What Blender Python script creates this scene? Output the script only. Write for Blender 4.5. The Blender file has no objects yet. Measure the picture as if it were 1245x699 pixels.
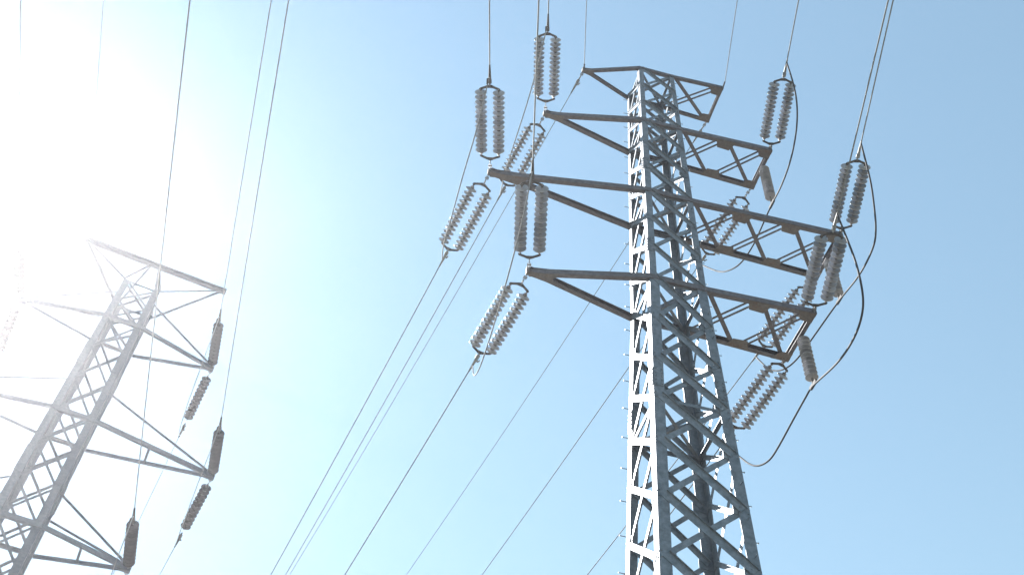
import bpy, bmesh, math, random
from mathutils import Vector, Matrix
random.seed(7)
V = Vector
C = bpy.context.scene.collection

# ------------------------------------------------------------------ camera
EYE = 1.6
PITCH, YAW, ROLL = 0.877883, 0.170001, 0.100529
CAM = V((-6.8127, -15.8823, EYE))
fwd = V((math.sin(YAW)*math.cos(PITCH), math.cos(YAW)*math.cos(PITCH), math.sin(PITCH)))
rgt = V((math.cos(YAW), -math.sin(YAW), 0)); up = rgt.cross(fwd)
R_ = math.cos(ROLL)*rgt + math.sin(ROLL)*up
U_ = -math.sin(ROLL)*rgt + math.cos(ROLL)*up
camd = bpy.data.cameras.new('camera'); cam = bpy.data.objects.new('camera', camd); C.objects.link(cam)
camd.sensor_width = 36; camd.lens = 36.0; camd.clip_start = 0.1; camd.clip_end = 6000
M = Matrix((R_, U_, -fwd)).transposed().to_4x4(); M.translation = CAM
cam.matrix_world = M
bpy.context.scene.camera = cam

# ------------------------------------------------------------------ light
SUN = V((-0.3789, 0.6408, 0.6677)).normalized()          # towards the sun
sc = bpy.context.scene
sc.view_settings.view_transform = 'Standard'; sc.view_settings.look = 'None'
sc.view_settings.gamma = 1; sc.view_settings.use_curve_mapping = False
sc.view_settings.exposure = 2.0
w = bpy.data.worlds.new("World"); sc.world = w; w.use_nodes = True
nt = w.node_tree; nt.nodes.clear()
sky = nt.nodes.new('ShaderNodeTexSky'); sky.sky_type = 'NISHITA'; sky.sun_disc = False
sky.sun_elevation = math.asin(SUN.z); sky.sun_rotation = math.atan2(SUN.x, SUN.y)
sky.altitude = 0; sky.air_density = 1.6; sky.dust_density = 0.0; sky.ozone_density = 0.0
bg = nt.nodes.new('ShaderNodeBackground'); bg.inputs['Strength'].default_value = 0.07
wo = nt.nodes.new('ShaderNodeOutputWorld')
wb = nt.nodes.new('ShaderNodeMix'); wb.data_type = 'RGBA'; wb.blend_type = 'MULTIPLY'; wb.inputs['Factor'].default_value = 1
wb.inputs['B'].default_value = (.90, 1.07, 1.10, 1)      # slightly cyan air
gm = nt.nodes.new('ShaderNodeGamma'); gm.inputs['Gamma'].default_value = .7
nt.links.new(sky.outputs[0], gm.inputs['Color']); nt.links.new(gm.outputs[0], wb.inputs['A']); nt.links.new(wb.outputs['Result'], bg.inputs[0]); nt.links.new(bg.outputs[0], wo.inputs['Surface'])
sd = bpy.data.lights.new('sun', 'SUN'); sd.energy = 4.3; sd.angle = math.radians(0.5); sd.color = (1, 0.97, 0.93)
so = bpy.data.objects.new('sun', sd); C.objects.link(so)
so.rotation_euler = SUN.to_track_quat('Z', 'Y').to_euler()

# ------------------------------------------------------------------ materials
def rgba(c): return (c[0], c[1], c[2], 1)
def material(name, c1, c2, rough=.5, metal=0., scale=3., bump=0., trans=0., speck=0., dark=None, spec=.5, vary=.12):
    m = bpy.data.materials.new(name); m.use_nodes = True; t = m.node_tree; n = t.nodes; l = t.links
    p = n['Principled BSDF']
    tc = n.new('ShaderNodeTexCoord')
    geo = n.new('ShaderNodeNewGeometry')
    src = geo.outputs['Position']
    no = n.new('ShaderNodeTexNoise'); no.inputs['Scale'].default_value = scale; no.inputs['Detail'].default_value = 6
    no.inputs['Roughness'].default_value = .65
    l.new(src, no.inputs['Vector'])
    rp = n.new('ShaderNodeValToRGB'); rp.color_ramp.elements[0].position = .35; rp.color_ramp.elements[1].position = .68
    rp.color_ramp.elements[0].color = rgba(c1); rp.color_ramp.elements[1].color = rgba(c2)
    l.new(no.outputs['Fac'], rp.inputs[0]); col = rp.outputs[0]
    if dark:
        n2 = n.new('ShaderNodeTexNoise'); n2.inputs['Scale'].default_value = scale*.35; n2.inputs['Detail'].default_value = 8
        n2.inputs['Roughness'].default_value = .75
        l.new(src, n2.inputs['Vector'])
        r2 = n.new('ShaderNodeValToRGB'); r2.color_ramp.elements[0].position = .52; r2.color_ramp.elements[1].position = .72
        mx = n.new('ShaderNodeMix'); mx.data_type = 'RGBA'; mx.inputs['B'].default_value = rgba(dark)
        l.new(n2.outputs['Fac'], r2.inputs[0]); l.new(r2.outputs[0], mx.inputs['Factor']); l.new(col, mx.inputs['A'])
        col = mx.outputs['Result']
    if vary:
        oi = n.new('ShaderNodeObjectInfo'); mr = n.new('ShaderNodeMapRange'); mr.inputs['To Min'].default_value = 1-vary; mr.inputs['To Max'].default_value = 1+vary
        hv = n.new('ShaderNodeHueSaturation'); l.new(oi.outputs['Random'], mr.inputs['Value']); l.new(mr.outputs[0], hv.inputs['Value']); l.new(col, hv.inputs['Color']); col = hv.outputs[0]
    l.new(col, p.inputs['Base Color'])
    p.inputs['Roughness'].default_value = rough; p.inputs['Metallic'].default_value = metal
    p.inputs['Specular IOR Level'].default_value = spec
    if bump:
        b = n.new('ShaderNodeBump'); b.inputs['Strength'].default_value = bump; b.inputs['Distance'].default_value = .01
        l.new(no.outputs['Fac'], b.inputs['Height']); l.new(b.outputs[0], p.inputs['Normal'])
    if trans:
        tr = n.new('ShaderNodeBsdfTranslucent'); ms = n.new('ShaderNodeMixShader'); ms.inputs[0].default_value = trans
        l.new(col, tr.inputs[0]); l.new(p.outputs[0], ms.inputs[1]); l.new(tr.outputs[0], ms.inputs[2])
        l.new(ms.outputs[0], n['Material Output'].inputs['Surface'])
    return m
STEEL = material('galvanised_steel', (.10, .125, .155), (.195, .225, .265), .5, .3, 7, .15, dark=(.09, .10, .115))
ARM = material('weathered_arm_steel', (.075, .073, .084), (.135, .128, .142), .6, .25, 9, .1, dark=(.08, .065, .066))
PLATE = material('weathered_gusset_plate', (.085, .078, .078), (.14, .128, .122), .65, .15, 14, .2, dark=(.14, .085, .06))
STEEL2 = material('dull_galvanised_steel', (.08, .105, .14), (.12, .145, .185), .7, .15, 14)
FIT = material('dark_forged_fittings', (.05, .048, .05), (.09, .085, .085), .75, 0, 20, .1, spec=.25)
FITL = material('bright_zinc_fittings', (.16, .17, .18), (.26, .27, .28), .6, .3, 20, .1)
GLASS = material('grey_glazed_insulator', (.29, .30, .33), (.41, .42, .455), .12, 0, 6, 0, trans=.25, vary=.2)
CAPM = material('insulator_cap_iron', (.13, .12, .12), (.20, .19, .19), .5, .5, 20, .1)
BROWN = material('brown_glazed_porcelain', (.022, .018, .022), (.038, .028, .033), .2, 0, 6)
BROWNCAP = material('dark_insulator_cap', (.05, .045, .05), (.08, .07, .075), .5, .4, 20)
WIRE = material('weathered_aluminium_conductor', (.16, .175, .195), (.24, .255, .28), .75, 0, 4, spec=.2)
JUMP = material('dark_jumper_conductor', (.03, .03, .034), (.055, .055, .06), .7, 0, 4, spec=.2)
CONC = material('pale_concrete', (.30, .29, .27), (.42, .41, .38), .9, 0, 4, .4, dark=(.22, .21, .19))
GROUND = material('dry_grass_and_soil', (.11, .10, .075), (.19, .17, .14), .95, 0, .35, .6, dark=(.07, .08, .045))

# ------------------------------------------------------------------ mesh helpers
class MB:
    def __init__(s): s.v = []; s.f = []
    def hexa(s, pts):
        b = len(s.v); s.v += [tuple(p) for p in pts]
        for q in ((0,1,2,3), (7,6,5,4), (0,4,5,1), (1,5,6,2), (2,6,7,3), (3,7,4,0)): s.f.append(tuple(b+i for i in q))
    def bar(s, P, Q, a, b, a0, a1, b0, b1):
        """box along P-Q, spanning a0..a1 along unit a and b0..b1 along unit b"""
        c = [(a0, b0), (a1, b0), (a1, b1), (a0, b1)]
        s.hexa([P + a*x + b*y for x, y in c] + [Q + a*x + b*y for x, y in c])
    def angle(s, P, Q, n, wd, o=0., t=.010, sgn=1, edge=1, stand=None):
        """steel angle: a flange lying in the face whose normal is n, standing leg along n*sgn at one edge"""
        P = V(P); Q = V(Q); d = (Q-P).normalized(); n = (n - d*n.dot(d)).normalized(); b = n.cross(d)
        st = wd if stand is None else stand
        s.bar(P, Q, b, n*sgn, -wd/2, wd/2, o, o+t)
        e0, e1 = (wd/2-t, wd/2) if edge > 0 else (-wd/2, -wd/2+t)
        s.bar(P, Q, b, n*sgn, e0, e1, o+t, o+st)
    def flat(s, P, Q, n, wd, o=0., t=.01):
        P = V(P); Q = V(Q); d = (Q-P).normalized(); n = (n - d*n.dot(d)).normalized(); b = n.cross(d)
        s.bar(P, Q, b, n, -wd/2, wd/2, o, o+t)
    def channel(s, P, Q, n, hgt=.17, fl=.10, t=.012, o=0.):
        """C channel along P-Q: web facing n (outward), flanges going back"""
        P = V(P); Q = V(Q); d = (Q-P).normalized(); n = (n - d*n.dot(d)).normalized(); z = d.cross(n)
        if z.z < 0: z = -z
        s.bar(P, Q, n, z, o-t, o, -hgt/2, hgt/2)
        s.bar(P, Q, n, z, o-fl, o-t, -hgt/2, -hgt/2+t)
        s.bar(P, Q, n, z, o-fl, o-t, hgt/2-t, hgt/2)
    def poly(s, pts, n, t):
        """extruded polygon"""
        b = len(s.v); k = len(pts); n = V(n)
        s.v += [tuple(V(p)) for p in pts] + [tuple(V(p)+n*t) for p in pts]
        s.f.append(tuple(b+i for i in range(k-1, -1, -1))); s.f.append(tuple(b+k+i for i in range(k)))
        for i in range(k): j = (i+1) % k; s.f.append((b+i, b+j, b+k+j, b+k+i))
    def tube(s, pts, r, seg=8, caps=True):
        pts = [V(p) for p in pts]; rings = []; prev = None
        for i, p in enumerate(pts):
            d = (pts[min(i+1, len(pts)-1)] - pts[max(i-1, 0)]).normalized()
            a = d.cross(V((0, 0, 1)) if abs(d.z) < .9 else V((1, 0, 0))).normalized() if prev is None else (prev - d*prev.dot(d)).normalized()
            prev = a; b = d.cross(a); rr = r[i] if isinstance(r, (list, tuple)) else r
            k = len(s.v); rings.append(k)
            for j in range(seg):
                t = 2*math.pi*j/seg; s.v.append(tuple(p + (a*math.cos(t) + b*math.sin(t))*rr))
        for i in range(len(rings)-1):
            for j in range(seg):
                j2 = (j+1) % seg; s.f.append((rings[i]+j, rings[i]+j2, rings[i+1]+j2, rings[i+1]+j))
        if caps:
            s.f.append(tuple(rings[0]+j for j in range(seg-1, -1, -1))); s.f.append(tuple(rings[-1]+j for j in range(seg)))
    def lathe(s, prof, seg=20):
        """profile (y, r) turned about local Y"""
        rings = []
        for y, r in prof:
            rings.append(len(s.v))
            for j in range(seg):
                t = 2*math.pi*j/seg; s.v.append((r*math.cos(t), y, r*math.sin(t)))
        for i in range(len(rings)-1):
            for j in range(seg):
                j2 = (j+1) % seg; s.f.append((rings[i]+j, rings[i+1]+j, rings[i+1]+j2, rings[i]+j2))
        s.f.append(tuple(rings[0]+j for j in range(seg))); s.f.append(tuple(rings[-1]+j for j in range(seg-1, -1, -1)))
    def mesh(s, name, mat, smooth=False):
        m = bpy.data.meshes.new(name); m.from_pydata([tuple(v) for v in s.v], [], s.f); m.materials.append(mat)
        if name != 'ground':
            bm = bmesh.new(); bm.from_mesh(m); bmesh.ops.recalc_face_normals(bm, faces=bm.faces); bm.to_mesh(m); bm.free()
        if smooth: m.polygons.foreach_set('use_smooth', [True]*len(m.polygons))
        m.update(); return m
    def build(s, name, mat, parent=None, smooth=False):
        return link(name, s.mesh(name, mat, smooth), parent)
def link(name, mesh, parent=None, loc=None):
    o = bpy.data.objects.new(name, mesh); C.objects.link(o)
    if parent: o.parent = parent
    if loc is not None: o.location = loc
    return o
def tag(o, label=None, cat=None, group=None, kind=None):
    for k, v in (('label', label), ('category', cat), ('group', group), ('kind', kind)):
        if v: o[k] = v
    return o
def empty(name, loc, rz=0.):
    o = bpy.data.objects.new(name, None); C.objects.link(o); o.location = loc; o.rotation_euler = (0, 0, rz)
    o.empty_display_size = .3; return o
X, Y, Z = V((1, 0, 0)), V((0, 1, 0)), V((0, 0, 1))

# ------------------------------------------------------------------ the setting
g = MB(); N = 48; S = 2600.
def gh(x, y):
    d = math.hypot(x, y); a = min(1., max(0., (d-45)/200.))
    return a*a*(1.6*math.sin(x*.011+.6)*math.cos(y*.013) + .9*math.sin(x*.031+y*.027))
xs = [math.copysign(abs(t)**2.6, t)*S/2 for t in [(-1+2*i/N) for i in range(N+1)]]
for j in range(N+1):
    for i in range(N+1): g.v.append((xs[i], xs[j], gh(xs[i], xs[j])))
for j in range(N):
    for i in range(N):
        a = j*(N+1)+i; g.f.append((a, a+1, a+N+2, a+N+1))
tag(g.build('ground', GROUND, smooth=True), kind='structure')

# ------------------------------------------------------------------ main tower (heights are camera based, ZO lifts them to the ground)
ZO = EYE
Z1, Z2, Z3, Z4 = 31.632, 28.131, 24.169, 20.199
W1, W4, SL = 1.2346, 1.5, .06166
def hw(z): return (W1+(W4-W1)*(z-Z1)/(Z4-Z1) if z > Z4 else W4+SL*(Z4-z))/2
def cor(sx, sy, z): h = hw(z); return V((sx*h, sy*h, z+ZO))
def flw(z): return .16 if z > Z2-.01 else (.19 if z > Z4-.01 else .25)
levels = [Z1]
for a, b in ((Z1, Z2), (Z2, Z3), (Z3, Z4)):
    for k in range(1, 4): levels.append(a+(b-a)*k/3)
levels += [18.66, 17.22, 15.91, 14.57, 13.11, 11.64, 10.05, 8.3, 6.35, 4.2, 1.8, -1.05]
tower = empty('lattice_tower', (0, 0, 0))
tag(tower, 'tall grey steel lattice tower with four tiers of cross arms and grey insulator pairs', 'power pylon', 'steel lattice pylons carrying the lines')
CORN = {(-1, -1): 0, (1, -1): 1, (1, 1): 2, (-1, 1): 3}
for (sx, sy) in CORN:
    m = MB(); cuts = [Z1+.02, Z2, Z4, -1.75]
    for a, b in zip(cuts[:-1], cuts[1:]):
        P, Q = cor(sx, sy, a), cor(sx, sy, b); f = flw((a+b)/2); t = .016
        ax, ay = -sx*X, -sy*Y
        m.hexa([P, P+ax*f, P+ax*f+ay*t, P+ay*t, Q, Q+ax*f, Q+ax*f+ay*t, Q+ay*t])
        m.hexa([P+ay*t, P+ax*t+ay*t, P+ax*t+ay*f, P+ay*f, Q+ay*t, Q+ax*t+ay*t, Q+ax*t+ay*f, Q+ay*f])
    # splice plates with bolts
    for zs in (25.6, 21.6, 16.5, 10.8, 5.0):
        P, Q = cor(sx, sy, zs+.3), cor(sx, sy, zs-.3); f = flw(zs)
        m.bar(P, Q, -sx*X, sy*Y, .02, f-.015, .003, .014); m.bar(P, Q, -sy*Y, sx*X, .02, f-.015, .003, .014)
        for k in range(5):
            p = P.lerp(Q, (k+.5)/5)
            for off in (.06, f-.05):
                q = p - sx*X*off; m.bar(q+sy*Y*.014, q+sy*Y*.034, X, Z, -.014, .014, -.014, .014)
                q = p - sy*Y*off; m.bar(q+sx*X*.014, q+sx*X*.034, Y, Z, -.014, .014, -.014, .014)
    leg = m.build('leg', STEEL, tower)
    b = MB(); b.bar(cor(sx, sy, -1.28), cor(sx, sy, -1.9), X, Y, -.34, .34, -.34, .34)
    b.build('footing', CONC, tower)
    # climbing pegs: on the left-rear leg and the right-front leg
    if (sx, sy) in ((-1, 1), (1, -1)):
        z = Z1-.3; k = 0
        while z > 1.5 and k < 60:
            p = cor(sx, sy, z); d = sx*X if k % 2 == 0 else sy*Y; side = -sy*Y if k % 2 == 0 else -sx*X
            q = p + side*.09; L = .17 if sx < 0 else .09
            s_ = MB(); s_.tube([q, q+d*L, q+d*(L+.001)], .0095, 6); s_.tube([q+d*L, q+d*(L+.012)], .018, 6)
            s_.build('step_bolt', STEEL, leg); z -= .45; k += 1
    # gusset plates at the nodes
    for i, z in enumerate(levels[:17]):
        f = flw(z)
        for (n, inn, out) in ((sy*Y, -sx*X, sx*X), (sx*X, -sy*Y, sy*Y)):
            p = cor(sx, sy, z); gm = MB(); hgt = .17 + .015*(i > 8)*1
            pts = [p+Z*hgt*.8+inn*.01, p+Z*hgt*.55+inn*(f+.10), p-Z*hgt*.55+inn*(f+.10), p-Z*hgt*.8+inn*.01]
            gm.poly([q - n*.026 for q in pts], n, .008)
            for (bx, bz) in ((.05, .07), (.05, -.07), (f-.04, .05), (f-.04, -.05)):
                q = p+inn*bx+Z*bz; gm.bar(q+n*.003, q+n*.022, inn, Z, -.013, .013, -.013, .013)
            gm.build('gusset_plate', STEEL, leg)
# face bracing
faces = [((-1, -1), (1, -1), -Y), ((-1, 1), (-1, -1), -X), ((1, 1), (-1, 1), Y), ((1, -1), (1, 1), X)]
rest = MB(); nb = 0
for i in range(len(levels)-1):
    za, zb = levels[i], levels[i+1]
    for fi, (c1, c2, n) in enumerate(faces):
        A, B = cor(*c1, za), cor(*c2, za); A2, B2 = cor(*c1, zb), cor(*c2, zb)
        d = (B-A).normalized(); ins = flw((za+zb)/2)*.55
        for kind in (0, 1):
            m = rest if nb >= 100 else MB()
            main = (.155 if i < 9 else .195) if fi == 0 else (.10 if i < 9 else .115)
            thin = .10 if i < 9 else .13
            if kind == 0:   # heavy one, outside, falling from c1 to c2
                m.angle(A+d*ins, B2-d*ins, n, main if fi in (0, 2) else thin+.015, o=.004, sgn=1, edge=1, stand=.05)
            else:
                m.angle(A2+d*ins, B-d*ins, n, thin if fi in (0, 2) else main, o=.038, sgn=-1, edge=1, stand=.07)
            nb += 1
            if nb <= 100: m.build('brace', STEEL, tower)
tag(rest.build('brace', STEEL, tower), kind='stuff')
# plan bracing inside the body at the arm levels and the top frame
for z in (Z1-.03, Z2-.1, Z3-.1, Z4-.1, 15.86, 10.0):
    m = MB()
    c = [cor(sx, sy, z) for sx, sy in ((-1, -1), (1, -1), (1, 1), (-1, 1))]
    m.angle(c[0].lerp(c[2], .05), c[0].lerp(c[2], .95), Z, .08, o=0, stand=.06)
    m.angle(c[1].lerp(c[3], .05), c[1].lerp(c[3], .95), Z, .08, o=.02, stand=.06)
    for a, b, n in ((0, 1, -Y), (1, 2, X), (2, 3, Y), (3, 0, -X)):
        d = (c[b]-c[a]).normalized(); m.angle(c[a]+d*.03, c[b]-d*.03, n, .09, o=.05, sgn=-1, stand=.07)
    m.build('horizontal_frame', STEEL, tower)

# cross arms
LT = {1: 2.365, 2: 3.585, 3: 5.037, 4: 3.697}
RT = {1: 2.306, 2: 3.555, 3: 5.119, 4: 3.595}
RC = {1: .689, 2: .749, 3: .829, 4: .873}
for k, z, panels in ((1, Z1, 1), (2, Z2, 2), (3, Z3, 3), (4, Z4, 2)):
    h = hw(z); zz = z+ZO; hg = .13 if k == 1 else .175; fl = .10 if k == 1 else .13
    tipL = V((-LT[k], 0, zz))
    m = MB(); o = .022
    c00, c10 = V((-h, -h, zz)), V((h, -h, zz)); c01, c11 = V((-h, h, zz)), V((h, h, zz))
    nearR, farR = V((RT[k], -RC[k], zz)), V((RT[k], RC[k], zz))
    nl = (c00-tipL).cross(Z).normalized(); nl = nl if nl.y < 0 else -nl
    m.channel(tipL, c00+X*.01, nl, hg, fl, o=o)
    m.channel(c00-X*.02, c10+X*.01, -Y, hg, fl, o=o+.003)
    m.channel(c10, nearR+X*.07, -Y, hg, fl, o=o)
    nl2 = V((nl.x, -nl.y, 0))
    m.channel(tipL, c01+X*.01, nl2, hg, fl, o=o)
    m.channel(c01-X*.02, c11+X*.01, Y, hg, fl, o=o+.003)
    m.channel(c11, farR+X*.07, Y, hg, fl, o=o)
    arm = m.build('cross_arm', ARM, tower)
    e = MB(); e.channel(nearR+Y*.02, farR-Y*.02, X, hg*.95, fl*.9, o=.06)
    e.build('end_beam', ARM, arm)
    lo = -hg/2
    P = lambda i: c10.lerp(nearR, i/panels); Q = lambda i: c11.lerp(farR, i/panels)
    for i in range(panels):
        b = MB(); b.angle(P(i)+V((.1, .05, lo+.02)), Q(i+1)+V((-.12, -.05, lo+.02)), Z, .115, stand=.07)
        b.build('brace', ARM, arm)
        b = MB(); a_, b_ = Q(i)+V((.08, -.05, lo+.06)), P(i+1)+V((-.12, .05, lo+.06)); d = (b_-a_).normalized(); sd_ = Z.cross(d)
        for s in (-.075, .075):
            b.angle(a_+sd_*s, b_+sd_*s, Z, .06, stand=.05)
        b.build('brace', ARM, arm)
    for i in range(1, panels+1):
        for (pt, sy) in ((P(i), -1), (Q(i), 1)):
            gp = MB(); wd = .28 if i < panels else .2; s = -sy
            x0 = -wd if i < panels else -.38; x1 = wd if i < panels else .06
            pts = [pt+V((x0*1.15, s*-.0, lo-.012)), pt+V((x1*1.15 if i < panels else x1, 0, lo-.012)), pt+V((x1*.7 if i < panels else x1, s*.31, lo-.012)), pt+V((x0*.7, s*.29, lo-.012))]
            if s < 0: pts.reverse()
            gp.poly(pts, Z, .009)
            for bx in (-.14, -.05, .04):
                q = pt+V((bx, s*.07, lo-.012)); gp.bar(q, q-Z*.016, X, Y, -.013, .013, -.013, .013)
            gp.build('gusset_plate', PLATE, arm)
    # plate at the pointed left end
    gp = MB(); ln = {1: .35, 2: .6, 3: 1.05, 4: .65}[k]
    dn, df = (c00-tipL).normalized(), (c01-tipL).normalized()
    pts = [tipL+V((-.06, -.05, lo-.012)), tipL+dn*ln+V((0, 0, lo-.012)), tipL+df*ln+V((0, 0, lo-.012)), tipL+V((-.06, .05, lo-.012))]
    gp.poly(pts, Z, .009); gp.poly([p+Z*(hg+.016) for p in pts], Z, .009)
    gp.bar(tipL+V((-.04, 0, -.11)), tipL+V((-.04, 0, .11)), X, Y, -.03, .03, -.05, .05)
    gp.build('gusset_plate', PLATE, arm)
    if k == 1:
        for p in (tipL, nearR+V((.05, 0, 0))):
            r = MB(); r.tube([p+Z*.0, p+V((-.01 if p is tipL else .08, -.06, .33))], .028, 8)
            r.build('ground_wire_peg', ARM, arm)

# ------------------------------------------------------------------ insulators
def disc_mesh(R, name, mat):
    m = MB(); m.lathe([(0, .02), (.004, .04), (.050, .05), (.060, R*.5), (.078, R*.82), (.094, R*.99), (.104, R), (.108, R*.93), (.098, R*.80), (.114, R*.72),
             (.100, R*.60), (.114, R*.50), (.102, R*.36), (.118, .03), (.144, .02)], 24)
    return m.mesh(name, mat, True)
DISC = disc_mesh(.163, 'insulator_disc', GLASS); DISCB = disc_mesh(.16, 'insulator_disc', BROWN)
ND, SP = 13, .146
def core_mesh(n, sp, mat):
    m = MB(); m.tube([V((0, -.09, 0)), V((0, 0, 0)), V((0, n*sp, 0)), V((0, n*sp+.09, 0))], [.018, .024, .024, .018], 8)
    for i in range(n): m.lathe([(i*sp-.006, .03), (i*sp+.0, .054), (i*sp+.05, .058), (i*sp+.057, .03)], 12)
    return m.mesh('insulator_stack', mat, True)
CORE = core_mesh(ND, SP, CAPM); CORE2 = core_mesh(11, .160, BROWNCAP)
def yoke_mesh(flip):
    m = MB(); s = -1 if flip else 1
    out = [(-.29, .03), (-.27, -.015), (-.13, -.075), (-.05, -.115), (.05, -.115), (.13, -.075), (.27, -.015), (.29, .03), (.235, .055), (.20, .02), (.08, -.03), (-.08, -.03), (-.20, .02), (-.235, .055)]
    pts = [V((x, s*y, -.011)) for x, y in out]
    if flip: pts.reverse()
    m.poly(pts, Z, .022)
    for x in (-.24, .24, 0):
        yy = s*(.02 if x else -.09); m.tube([V((x, yy, -.05)), V((x, yy, .05))], .017, 8)
    for x in (-.24, .24): m.tube([V((x, s*.02, 0)), V((x, s*.10, 0))], .02, 8)
    return m.mesh('yoke_plate', FIT)
YK1, YK2 = yoke_mesh(False), yoke_mesh(True)
def link_mesh(L, mat):
    m = MB(); n = 3
    m.tube([V((0, -.02, 0)), V((0, L, 0))], .012, 8)
    for i in range(n):
        y = L*(i+.5)/n; a = .035
        if i % 2: m.tube([V((-a, y-.05, 0)), V((-a, y+.05, 0))], .014, 6); m.tube([V((a, y-.05, 0)), V((a, y+.05, 0))], .014, 6); m.tube([V((-.055, y, 0)), V((.055, y, 0))], .016, 6)
        else: m.tube([V((0, y-.05, -a)), V((0, y+.05, -a))], .014, 6); m.tube([V((0, y-.05, a)), V((0, y+.05, a))], .014, 6); m.tube([V((0, y, -.055)), V((0, y, .055))], .016, 6)
    return m.mesh('shackle_link', mat)
def clamp_mesh(mat, L=.62):
    m = MB(); m.tube([V((0, 0, 0)), V((0, .12, 0))], .022, 8)
    m.tube([V((0, .1, 0)), V((0, .16, 0)), V((0, .36, 0)), V((0, L, 0))], [.03, .045, .036, .022], 10)
    m.tube([V((.0, .22, 0)), V((.05, .24, -.07)), V((.05, .14, -.17))], [.03, .026, .02], 8)     # jumper lug
    m.bar(V((0, .08, 0)), V((0, .2, 0)), X, Z, -.05, .05, -.012, .012)
    return m.mesh('dead_end_clamp', mat, False)
CL_D, CL_L = clamp_mesh(FIT), clamp_mesh(FITL)
LK = {'long': link_mesh(.40, FITL), 'short': link_mesh(.17, FITL), 'mid': link_mesh(.30, FITL)}
def frame(P, d):
    d = d.normalized(); s = d.cross(Z).normalized(); n = s.cross(d)
    m = Matrix((s, d, n)).transposed().to_4x4(); m.translation = P; return m
def wpt(P, az, s0, k, t): return V((P[0]+math.sin(az)*t, P[1]+math.cos(az)*t, P[2]+s0*t+k*t*t))
def double_string(P, d, lk, label, group, roll=0., clamp=CL_D):
    r = empty('insulator_string', P); r.matrix_world = frame(P, d) @ Matrix.Rotation(roll, 4, 'Y')
    tag(r, label, 'insulator', group)
    L = {'long': .40, 'short': .17}[lk]
    link('shackle_link', LK[lk], r)
    link('yoke_plate', YK1, r, (0, L+.10, 0))
    y0 = L+.10+.10
    for x in (-.24, .24):
        c = link('insulator_stack', CORE, r, (x, y0, 0))
        for i in range(ND): link('insulator_disc', DISC, c, (0, i*SP, 0))
    ye = y0+ND*SP+.06
    link('yoke_plate', YK2, r, (0, ye, 0))
    link('dead_end_clamp', clamp, r, (0, ye+.08, 0))
    return ye+.08
def single_string(P, d, label, group, far=False):
    r = empty('insulator_string', P); r.matrix_world = frame(P, d); tag(r, label, 'insulator', group)
    link('shackle_link', LK['mid'] if far else LK['short'], r)
    y0 = .36 if far else .20
    c = link('insulator_stack', CORE2, r, (0, y0, 0))
    for i in range(11): link('insulator_disc', DISCB, c, (0, i*.160, 0))
    link('dead_end_clamp', CL_D, r, (0, y0+11*.160+(.22 if far else .04), 0))

W_ = {"gL": (3.4025, -.25065), "2L": (3.38618, -.24174), "3L": (3.38234, -.23712), "4L": (3.37242, -.25435), "gR": (3.3795, -.25947),
      "2R": (3.3762, -.25845), "3R": (3.39808, -.27388), "4R": (3.38245, -.2559)}
NS, FS = (.035, .0008), (-.285, .0022)
tip = {}
for key, k, z in (('g', 1, Z1), ('2', 2, Z2), ('3', 3, Z3), ('4', 4, Z4)):
    tip[key+'L'] = (V((-LT[k], 0, z+ZO)),)*2
    tip[key+'R'] = (V((RT[k], -RC[k], z+ZO)), V((RT[k], RC[k], z+ZO)))
ORD = {'g': 'topmost', '2': 'second highest', '3': 'longest', '4': 'lowest'}
SIDE = {'L': 'left', 'R': 'right'}
def wire_obj(name, P, az, s0, k, t0, t1, r, label, cat, group, mat=WIRE):
    pts = []; t = t0
    while t < t1: pts.append(wpt(P, az, s0, k, t)); t += 1.2 if t < 30 else 5
    pts.append(wpt(P, az, s0, k, t1))
    m = MB(); m.tube(pts, r, 8); o = m.build(name, mat, smooth=True); tag(o, label, cat, group); return o
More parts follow.
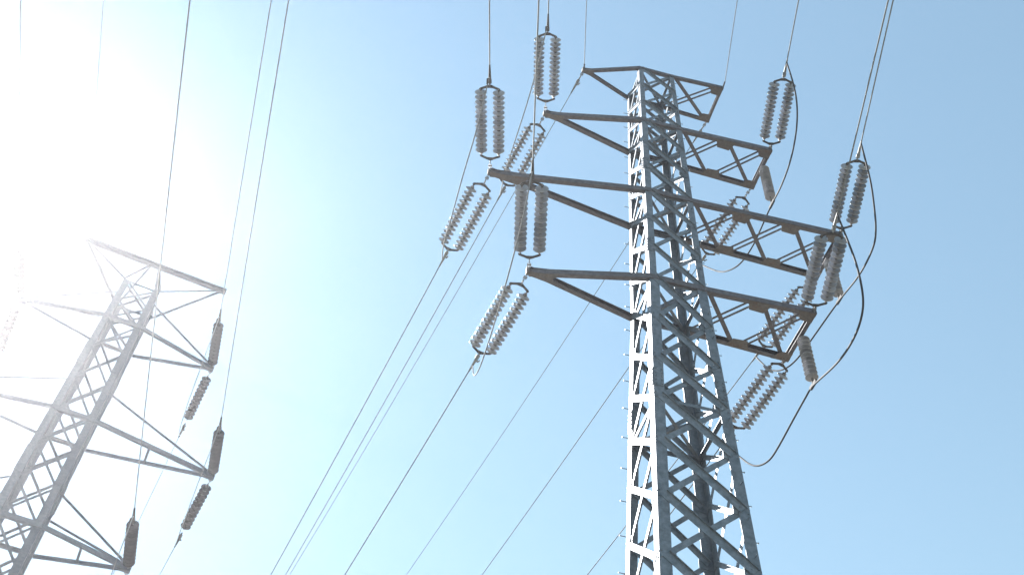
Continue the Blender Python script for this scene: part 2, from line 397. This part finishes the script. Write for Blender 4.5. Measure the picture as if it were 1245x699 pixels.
for key in W_:
    kk, sd_ = key[0], key[1]; an, af = W_[key]; Pn, Pf = tip[key]
    if kk == 'g':
        for nm, P, az, (s0, kc) in (('near', Pn, an, NS), ('far', Pf, af, FS)):
            if nm == 'near': P = P + V((-.01 if sd_ == 'L' else .13, -.06, .3))
            lab = ('thin earth wire rising from the %s peg of the topmost arm' if nm == 'near' else 'thin earth wire running down and away from the %s end of the topmost arm') % SIDE[sd_]
            wire_obj('ground_wire', P, az, s0, kc, .0 if nm == 'near' else .45, 70 if nm == 'near' else 130, .013, lab, 'earth wire', 'thin earth wires at the tower tops')
            if nm == 'far':
                r = empty('wire_dead_end', P); r.matrix_world = frame(P, wpt(P, az, s0, kc, 1)-P)
                tag(r, 'small shackle and clamp holding the earth wire at the %s end of the topmost arm' % SIDE[sd_], 'wire clamp', 'earth wire clamps on the topmost arm')
                link('shackle_link', LK['mid'], r); link('dead_end_clamp', CL_L, r, (0, .28, 0))
        continue
    lk = 'long' if sd_ == 'L' else 'short'
    dN = wpt(Pn, an, *NS, 2.6)-Pn
    roll = random.uniform(-.05, .05)
    double_string(Pn, dN, lk, 'grey insulator pair rising from the %s end of the %s arm' % (SIDE[sd_], ORD[kk]), 'upward insulator pairs on the large tower', roll, CL_L if sd_ == 'R' else CL_D)
    dF = wpt(Pf, af, *FS, 2.6)-Pf
    lkf = 'long' if key != '4R' else 'short'
    double_string(Pf, dF, lkf, 'grey insulator pair slanting down from the %s end of the %s arm' % (SIDE[sd_], ORD[kk]), 'downward insulator pairs on the large tower', 0, CL_L)
    wire_obj('conductor_wire', Pn, an, *NS, 2.85 if sd_ == 'L' else 2.6, 70, .018, 'conductor rising up and out of view from the %s end of the %s arm' % (SIDE[sd_], ORD[kk]), 'power line', 'conductors of the large tower')
    wire_obj('conductor_wire', Pf, af, *FS, 2.85, 130, .016, 'conductor running down and away from the %s end of the %s arm' % (SIDE[sd_], ORD[kk]), 'power line', 'conductors of the large tower')

def smooth_curve(pts, n=6):
    pts = [V(p) for p in pts]; out = []
    for i in range(len(pts)-1):
        p0 = pts[max(i-1, 0)]; p1 = pts[i]; p2 = pts[i+1]; p3 = pts[min(i+2, len(pts)-1)]
        for j in range(n):
            t = j/n; out.append(.5*((2*p1)+(p2-p0)*t+(2*p0-5*p1+4*p2-p3)*t*t+(3*p1-p0-3*p2+p3)*t**3))
    out.append(pts[-1]); return out
def relax(pts, it=6, keep=()):
    pts = [V(p) for p in pts]
    for _ in range(it):
        pts = [pts[0]]+[pts[i] if i in keep else pts[i]*.5+(pts[i-1]+pts[i+1])*.25 for i in range(1, len(pts)-1)]+[pts[-1]]
    return pts
J = {"2L": [(-4.3, -2.862, 28.241), (-4.29, -1.85, 27.72), (-4.31, -.9, 27.22), (-4.35, 0, 26.95), (-4.38, .9, 26.85), (-4.37, 1.9, 26.93), (-4.29, 2.864, 27.31)],
"3L": [(-5.741, -2.865, 24.28), (-5.738, -2.1, 23.8), (-5.75, -1.4, 23.4), (-5.795, -.379, 23.12), (-5.812, .9, 22.96), (-5.83, 2.0, 22.98), (-5.73, 2.867, 23.348)],
"4L": [(-4.372, -2.872, 20.31), (-4.379, -2.3, 19.3), (-4.387, -1.63, 18.75), (-4.396, -.82, 18.35), (-4.408, .1, 18.05), (-4.414, .8, 17.95), (-4.423, 1.6, 18.0), (-4.43, 2.35, 18.5), (-4.439, 2.855, 19.378)],
"2R": [(2.869, -3.618, 28.241), (2.914, -3.55, 26.6), (2.95, -3.2, 25.5), (3.117, -2.31, 25.12), (3.323, -1.221, 25.33), (3.555, -.152, 25.912), (3.457, .467, 25.56), (3.345, 1.003, 25.22), (3.205, 1.672, 25.12), (3.063, 2.347, 25.5), (2.97, 2.9, 26.166), (2.801, 3.601, 27.31)],
"3R": [(4.371, -3.682, 24.28), (4.45, -3.45, 22.9), (4.487, -3.2, 22.0), (4.523, -2.95, 21.4), (4.605, -2.531, 21.17), (4.827, -1.435, 21.45), (5.119, .056, 22.205), (4.826, 1.347, 21.85), (4.669, 2.067, 21.7), (4.543, 2.649, 21.84), (4.43, 3.168, 22.324), (4.321, 3.669, 23.348)],
"4R": [(2.891, -3.738, 20.31), (2.864, -3.86, 19.0), (2.857, -3.9, 18.1), (2.885, -3.77, 17.3), (2.943, -3.464, 16.97), (3.066, -2.809, 16.95), (3.269, -1.732, 17.33), (3.595, -.104, 18.268), (3.554, .204, 18.2), (3.426, .841, 17.9), (3.297, 1.485, 17.58), (3.21, 1.92, 17.45), (3.122, 2.362, 17.6), (3.049, 2.722, 17.95), (2.987, 3.1, 18.509), (2.848, 3.727, 19.378)]}
for key, pts in J.items():
    kp = [i for i, p in enumerate(pts) if p[:1] in ((3.555,), (5.119,), (3.595,))]
    pts = [V(p)+Z*ZO for p in pts]
    c = relax(smooth_curve(pts), 2)
    m = MB(); m.tube(c, .024 if key[1] == 'R' else .017, 8)
    o = m.build('jumper_cable', JUMP if key[1] == 'R' else WIRE, smooth=True)
    tag(o, ('dark jumper cable looping under the right end of the %s arm' if key[1] == 'R' else 'grey jumper cable sagging past the left end of the %s arm') % ORD[key[0]], 'jumper cable', 'jumper cables of the large tower')
# hanging jumper insulators
def post(P, Q, label):
    P, Q = V(P), V(Q); L = (Q-P).length
    r = empty('jumper_insulator', P); r.matrix_world = frame(P, Q-P) if abs((Q-P).normalized().z) < .999 else Matrix.Translation(P) @ Matrix.Rotation(-math.pi/2, 4, 'X')
    tag(r, label, 'insulator', 'jumper insulators hanging from the right arm ends')
    n = int((L-.30)/.15)
    m = MB(); m.tube([V((0, -.02, 0)), V((0, .1, 0)), V((0, L-.1, 0))], .028, 8)
    c = m.build('insulator_stack', CAPM, r, True)
    for i in range(n): link('insulator_disc', DISC, c, (0, .08+i*.15, 0))
    m = MB(); m.tube([V((0, L-.16, 0)), V((0, L-.02, 0))], .035, 8); m.bar(V((0, L-.06, 0)), V((0, L+.03, 0)), X, Z, -.03, .03, -.16, .16)
    m.build('cable_clamp', FIT, r)
for k, z, xx, yy, L in ((2, Z2, 3.555, -.15, 1.85), (3, Z3, 5.119, .05, 1.75), (4, Z4, 3.595, -.10, 1.75)):
    P = V((xx+.02, yy, z+ZO-.1)); Q = V(((xx), yy, z+ZO-.1-L))
    Q = V((xx, {2: -.152, 3: .056, 4: -.104}[k], {2: 25.912, 3: 22.205, 4: 18.268}[k]+ZO+.03))
    post(P, Q, 'short grey insulator stack hanging straight down from the right end of the %s arm' % {2: 'second highest', 3: 'longest', 4: 'lowest'}[k])

# ------------------------------------------------------------------ second tower
T0 = V((-15.0569, 8.7902, ZO)); TH = .19477; HV = 1.1227
ZA, ZB, ZC, ZT, ZP = 23.3006, 19.3006, 15.6203, 25.0760, 26.8591
cs, sn = math.cos(TH), math.sin(TH)
def T(a, b, z): return T0 + V((a*cs-b*sn, a*sn+b*cs, z))
ux, uy = V((cs, sn, 0)), V((-sn, cs, 0))
def hw2(z): return (1.202+.012*(ZA-z))/2
def cor2(sx, sy, z): h = hw2(z); return T(sx*h, sy*h*HV, z)
t2 = empty('lattice_tower', (0, 0, 0))
tag(t2, 'smaller lattice tower in the sun glare with a straight top beam and dark insulators', 'power pylon', 'steel lattice pylons carrying the lines')
for (sx, sy) in CORN:
    m = MB(); f = .20; t = .02
    P, Q = cor2(sx, sy, ZT), cor2(sx, sy, -1.75); ax, ay = -sx*ux, -sy*uy
    m.hexa([P, P+ax*f, P+ax*f+ay*t, P+ay*t, Q, Q+ax*f, Q+ax*f+ay*t, Q+ay*t])
    m.hexa([P+ay*t, P+ax*t+ay*t, P+ax*t+ay*f, P+ay*f, Q+ay*t, Q+ax*t+ay*t, Q+ax*t+ay*f, Q+ay*f])
    for zs in (21.6, 17.4, 13.5, 9.0):
        P, Q = cor2(sx, sy, zs+.45), cor2(sx, sy, zs-.45)
        m.bar(P, Q, ax, -ay, -.012, f+.01, .004, .018); m.bar(P, Q, ay, -ax, -.012, f+.01, .004, .018)
    m.build('leg', STEEL2, t2)
    b = MB(); b.bar(cor2(sx, sy, -1.28), cor2(sx, sy, -1.9), X, Y, -.34, .34, -.34, .34); b.build('footing', CONC, t2)
lv2 = [ZT, ZT-.9, ZA, ZA-1.33, ZA-2.67, ZB, ZB-1.23, ZB-2.45, ZC, 14.35, 13.05, 11.7, 10.3, 8.85, 7.3, 5.6, 3.7, 1.5, -1.1]
faces2 = [((-1, -1), (1, -1), -uy), ((-1, 1), (-1, -1), -ux), ((1, 1), (-1, 1), uy), ((1, -1), (1, 1), ux)]
rest = MB(); nb = 0
for i in range(len(lv2)-1):
    for (c1, c2, n) in faces2:
        A, B = cor2(*c1, lv2[i]), cor2(*c2, lv2[i]); A2, B2 = cor2(*c1, lv2[i+1]), cor2(*c2, lv2[i+1])
        d = (B-A).normalized()
        for kind in (0, 1):
            m = rest if nb >= 100 else MB()
            if kind == 0: m.angle(A+d*.12, B2-d*.12, n, .07, o=.024, sgn=-1, stand=.05)
            else: m.angle(A2+d*.12, B-d*.12, n, .07, o=.075, sgn=-1, stand=.05)
            nb += 1
            if nb <= 100: m.build('brace', STEEL2, t2)
tag(rest.build('brace', STEEL2, t2), kind='stuff')
# top beam
m = MB(); a, b = T(-2.387, 0, ZP), T(2.387, 0, ZP)
m.channel(a-ux*.1, b+ux*.12, -uy, .16, .11, o=.03); m.channel(a-ux*.1, b+ux*.12, uy, .16, .11, o=.03)
beam = m.build('top_beam', STEEL2, t2)
for sx, e in ((-1, a), (1, b)):
    for sy in (-1, 1):
        s_ = MB(); s_.angle(e, cor2(sx, sy, ZT), -uy, .09 if sy > 0 else .05, stand=.06); s_.build('strut', STEEL2, beam)
        s_ = MB(); s_.angle(T(sx*.12, 0, ZP), cor2(sx, sy, ZT), -uy, .08, stand=.06); s_.build('strut', STEEL2, beam)
s_ = MB()
for p, q, n in ((( -1, -1), (1, -1), -uy), ((1, -1), (1, 1), ux), ((1, 1), (-1, 1), uy), ((-1, 1), (-1, -1), -ux), ((-1, -1), (1, 1), Z), ((-1, 1), (1, -1), Z)):
    s_.angle(cor2(*p, ZT-.03), cor2(*q, ZT-.03), n, .07, o=.022, sgn=-1, stand=.05)
s_.build('horizontal_frame', STEEL2, t2)
tips2 = {'AR': T(3.0554, 0, ZA), 'BR': T(4.2692, 0, ZB), 'CR': T(3.0545, 0, ZC), 'AL': T(-3.1287, 0, ZA), 'BL': T(-4.2692, 0, ZB), 'CL': T(-3.0545, 0, ZC)}
for key, tp in tips2.items():
    z = {'A': ZA, 'B': ZB, 'C': ZC}[key[0]]; sx = 1 if key[1] == 'R' else -1
    n0, f0, n1, f1 = cor2(sx, -1, z), cor2(sx, 1, z), cor2(sx, -1, z+1.1), cor2(sx, 1, z+1.1)
    m = MB(); m.channel(n0, tp, -uy, .12, .08, o=.03)
    arm = m.build('cross_arm', STEEL2, t2)
    b = MB(); b.angle(f0, tp, uy, .10, o=.0, stand=.07); b.build('chord', STEEL2, arm)
    for q in (n1, f1):
        b = MB(); b.angle(q, tp+Z*.05, -uy, .055, stand=.045); b.build('tie_bar', STEEL2, arm)
    if key[0] != 'A':
        b = MB(); b.angle(n0.lerp(tp, .46), f0.lerp(tp, .46), Z, .07, o=-.09, stand=.05); b.build('strut', STEEL2, arm)
    b = MB(); b.bar(tp-ux*sx*.25, tp+ux*sx*.07, uy, Z, -.07, .07, -.09, .07); b.build('end_plate', STEEL2, arm)
    # through member joining the two arms over the body
    if sx > 0:
        b = MB(); b.channel(cor2(-1, -1, z), cor2(1, -1, z), -uy, .15, .10, o=.034); b.build('horizontal_beam', STEEL2, t2)
        b = MB(); b.channel(cor2(-1, 1, z), cor2(1, 1, z), uy, .12, .08, o=.034); b.build('horizontal_beam', STEEL2, t2)
NAZ = {'AR': 3.09933, 'BR': 3.1107, 'CR': 3.1026, 'AL': 3.09903, 'BL': 3.1, 'CL': 3.1}
FAZ = {'AR': -.24959, 'BR': -.2701, 'CR': -.26, 'AL': -.26, 'BL': -.26, 'CL': -.26}
LVN = {'A': 'highest', 'B': 'middle', 'C': 'lowest visible'}
for key, tp in tips2.items():
    if key in ('BL', 'CL'): continue
    where = '%s %s arm of the glare-lit tower' % (LVN[key[0]], SIDE[key[1]])
    dN = wpt(tp, NAZ[key], *NS, 2.3)-tp
    single_string(tp, dN, 'dark brown insulator string rising from the ' + where, 'upward dark insulators on the second tower')
    wire_obj('conductor_wire', tp, NAZ[key], *NS, 2.1, 70, .014, 'conductor rising out of view from the ' + where, 'power line', 'conductors of the second tower')
    dF = wpt(tp, FAZ[key], *FS, 2.3)-tp
    single_string(tp, dF, 'dark brown insulator string slanting down from the ' + where, 'downward dark insulators on the second tower', True)
    wire_obj('conductor_wire', tp, FAZ[key], *FS, 2.5, 130, .011, 'conductor running down and away from the ' + where, 'power line', 'conductors of the second tower')
    a, b = wpt(tp, NAZ[key], *NS, 2.35), wpt(tp, FAZ[key], *FS, 2.75); pts = []
    for i in range(25):
        t = i/24; p = a.lerp(b, t); p.z -= 1.25*4*t*(1-t)*(1+.25*(t-.5)); pts.append(p)
    m = MB(); m.tube(pts, .012, 6); tag(m.build('jumper_cable', WIRE, smooth=True), 'thin jumper cable past the tip of the ' + where, 'jumper cable', 'jumper cables of the second tower')
wire_obj('ground_wire', T(-2.387, 0, ZP), 3.08665, .035, .0008, 0, 70, .012, 'thin earth wire rising from the left end of the straight top beam', 'earth wire', 'thin earth wires at the tower tops')

# ------------------------------------------------------------------ haze volume added to imitate veiling glare from the sun
hz = MB(); hs = S/2+60
hz.hexa([V((x, y, z)) for z in (-6., 36.) for x, y in ((-hs, -hs), (hs, -hs), (hs, hs), (-hs, hs))])
m = bpy.data.materials.new('glare_haze'); m.use_nodes = True; n = m.node_tree.nodes; n.clear()
vo = n.new('ShaderNodeVolumePrincipled'); mo = n.new('ShaderNodeOutputMaterial')
vo.inputs['Color'].default_value = (.95, .95, 1, 1); vo.inputs['Density'].default_value = .00064; vo.inputs['Anisotropy'].default_value = .80
m.node_tree.links.new(vo.outputs[0], mo.inputs['Volume'])
tag(hz.build('glare_haze', m), kind='stuff')
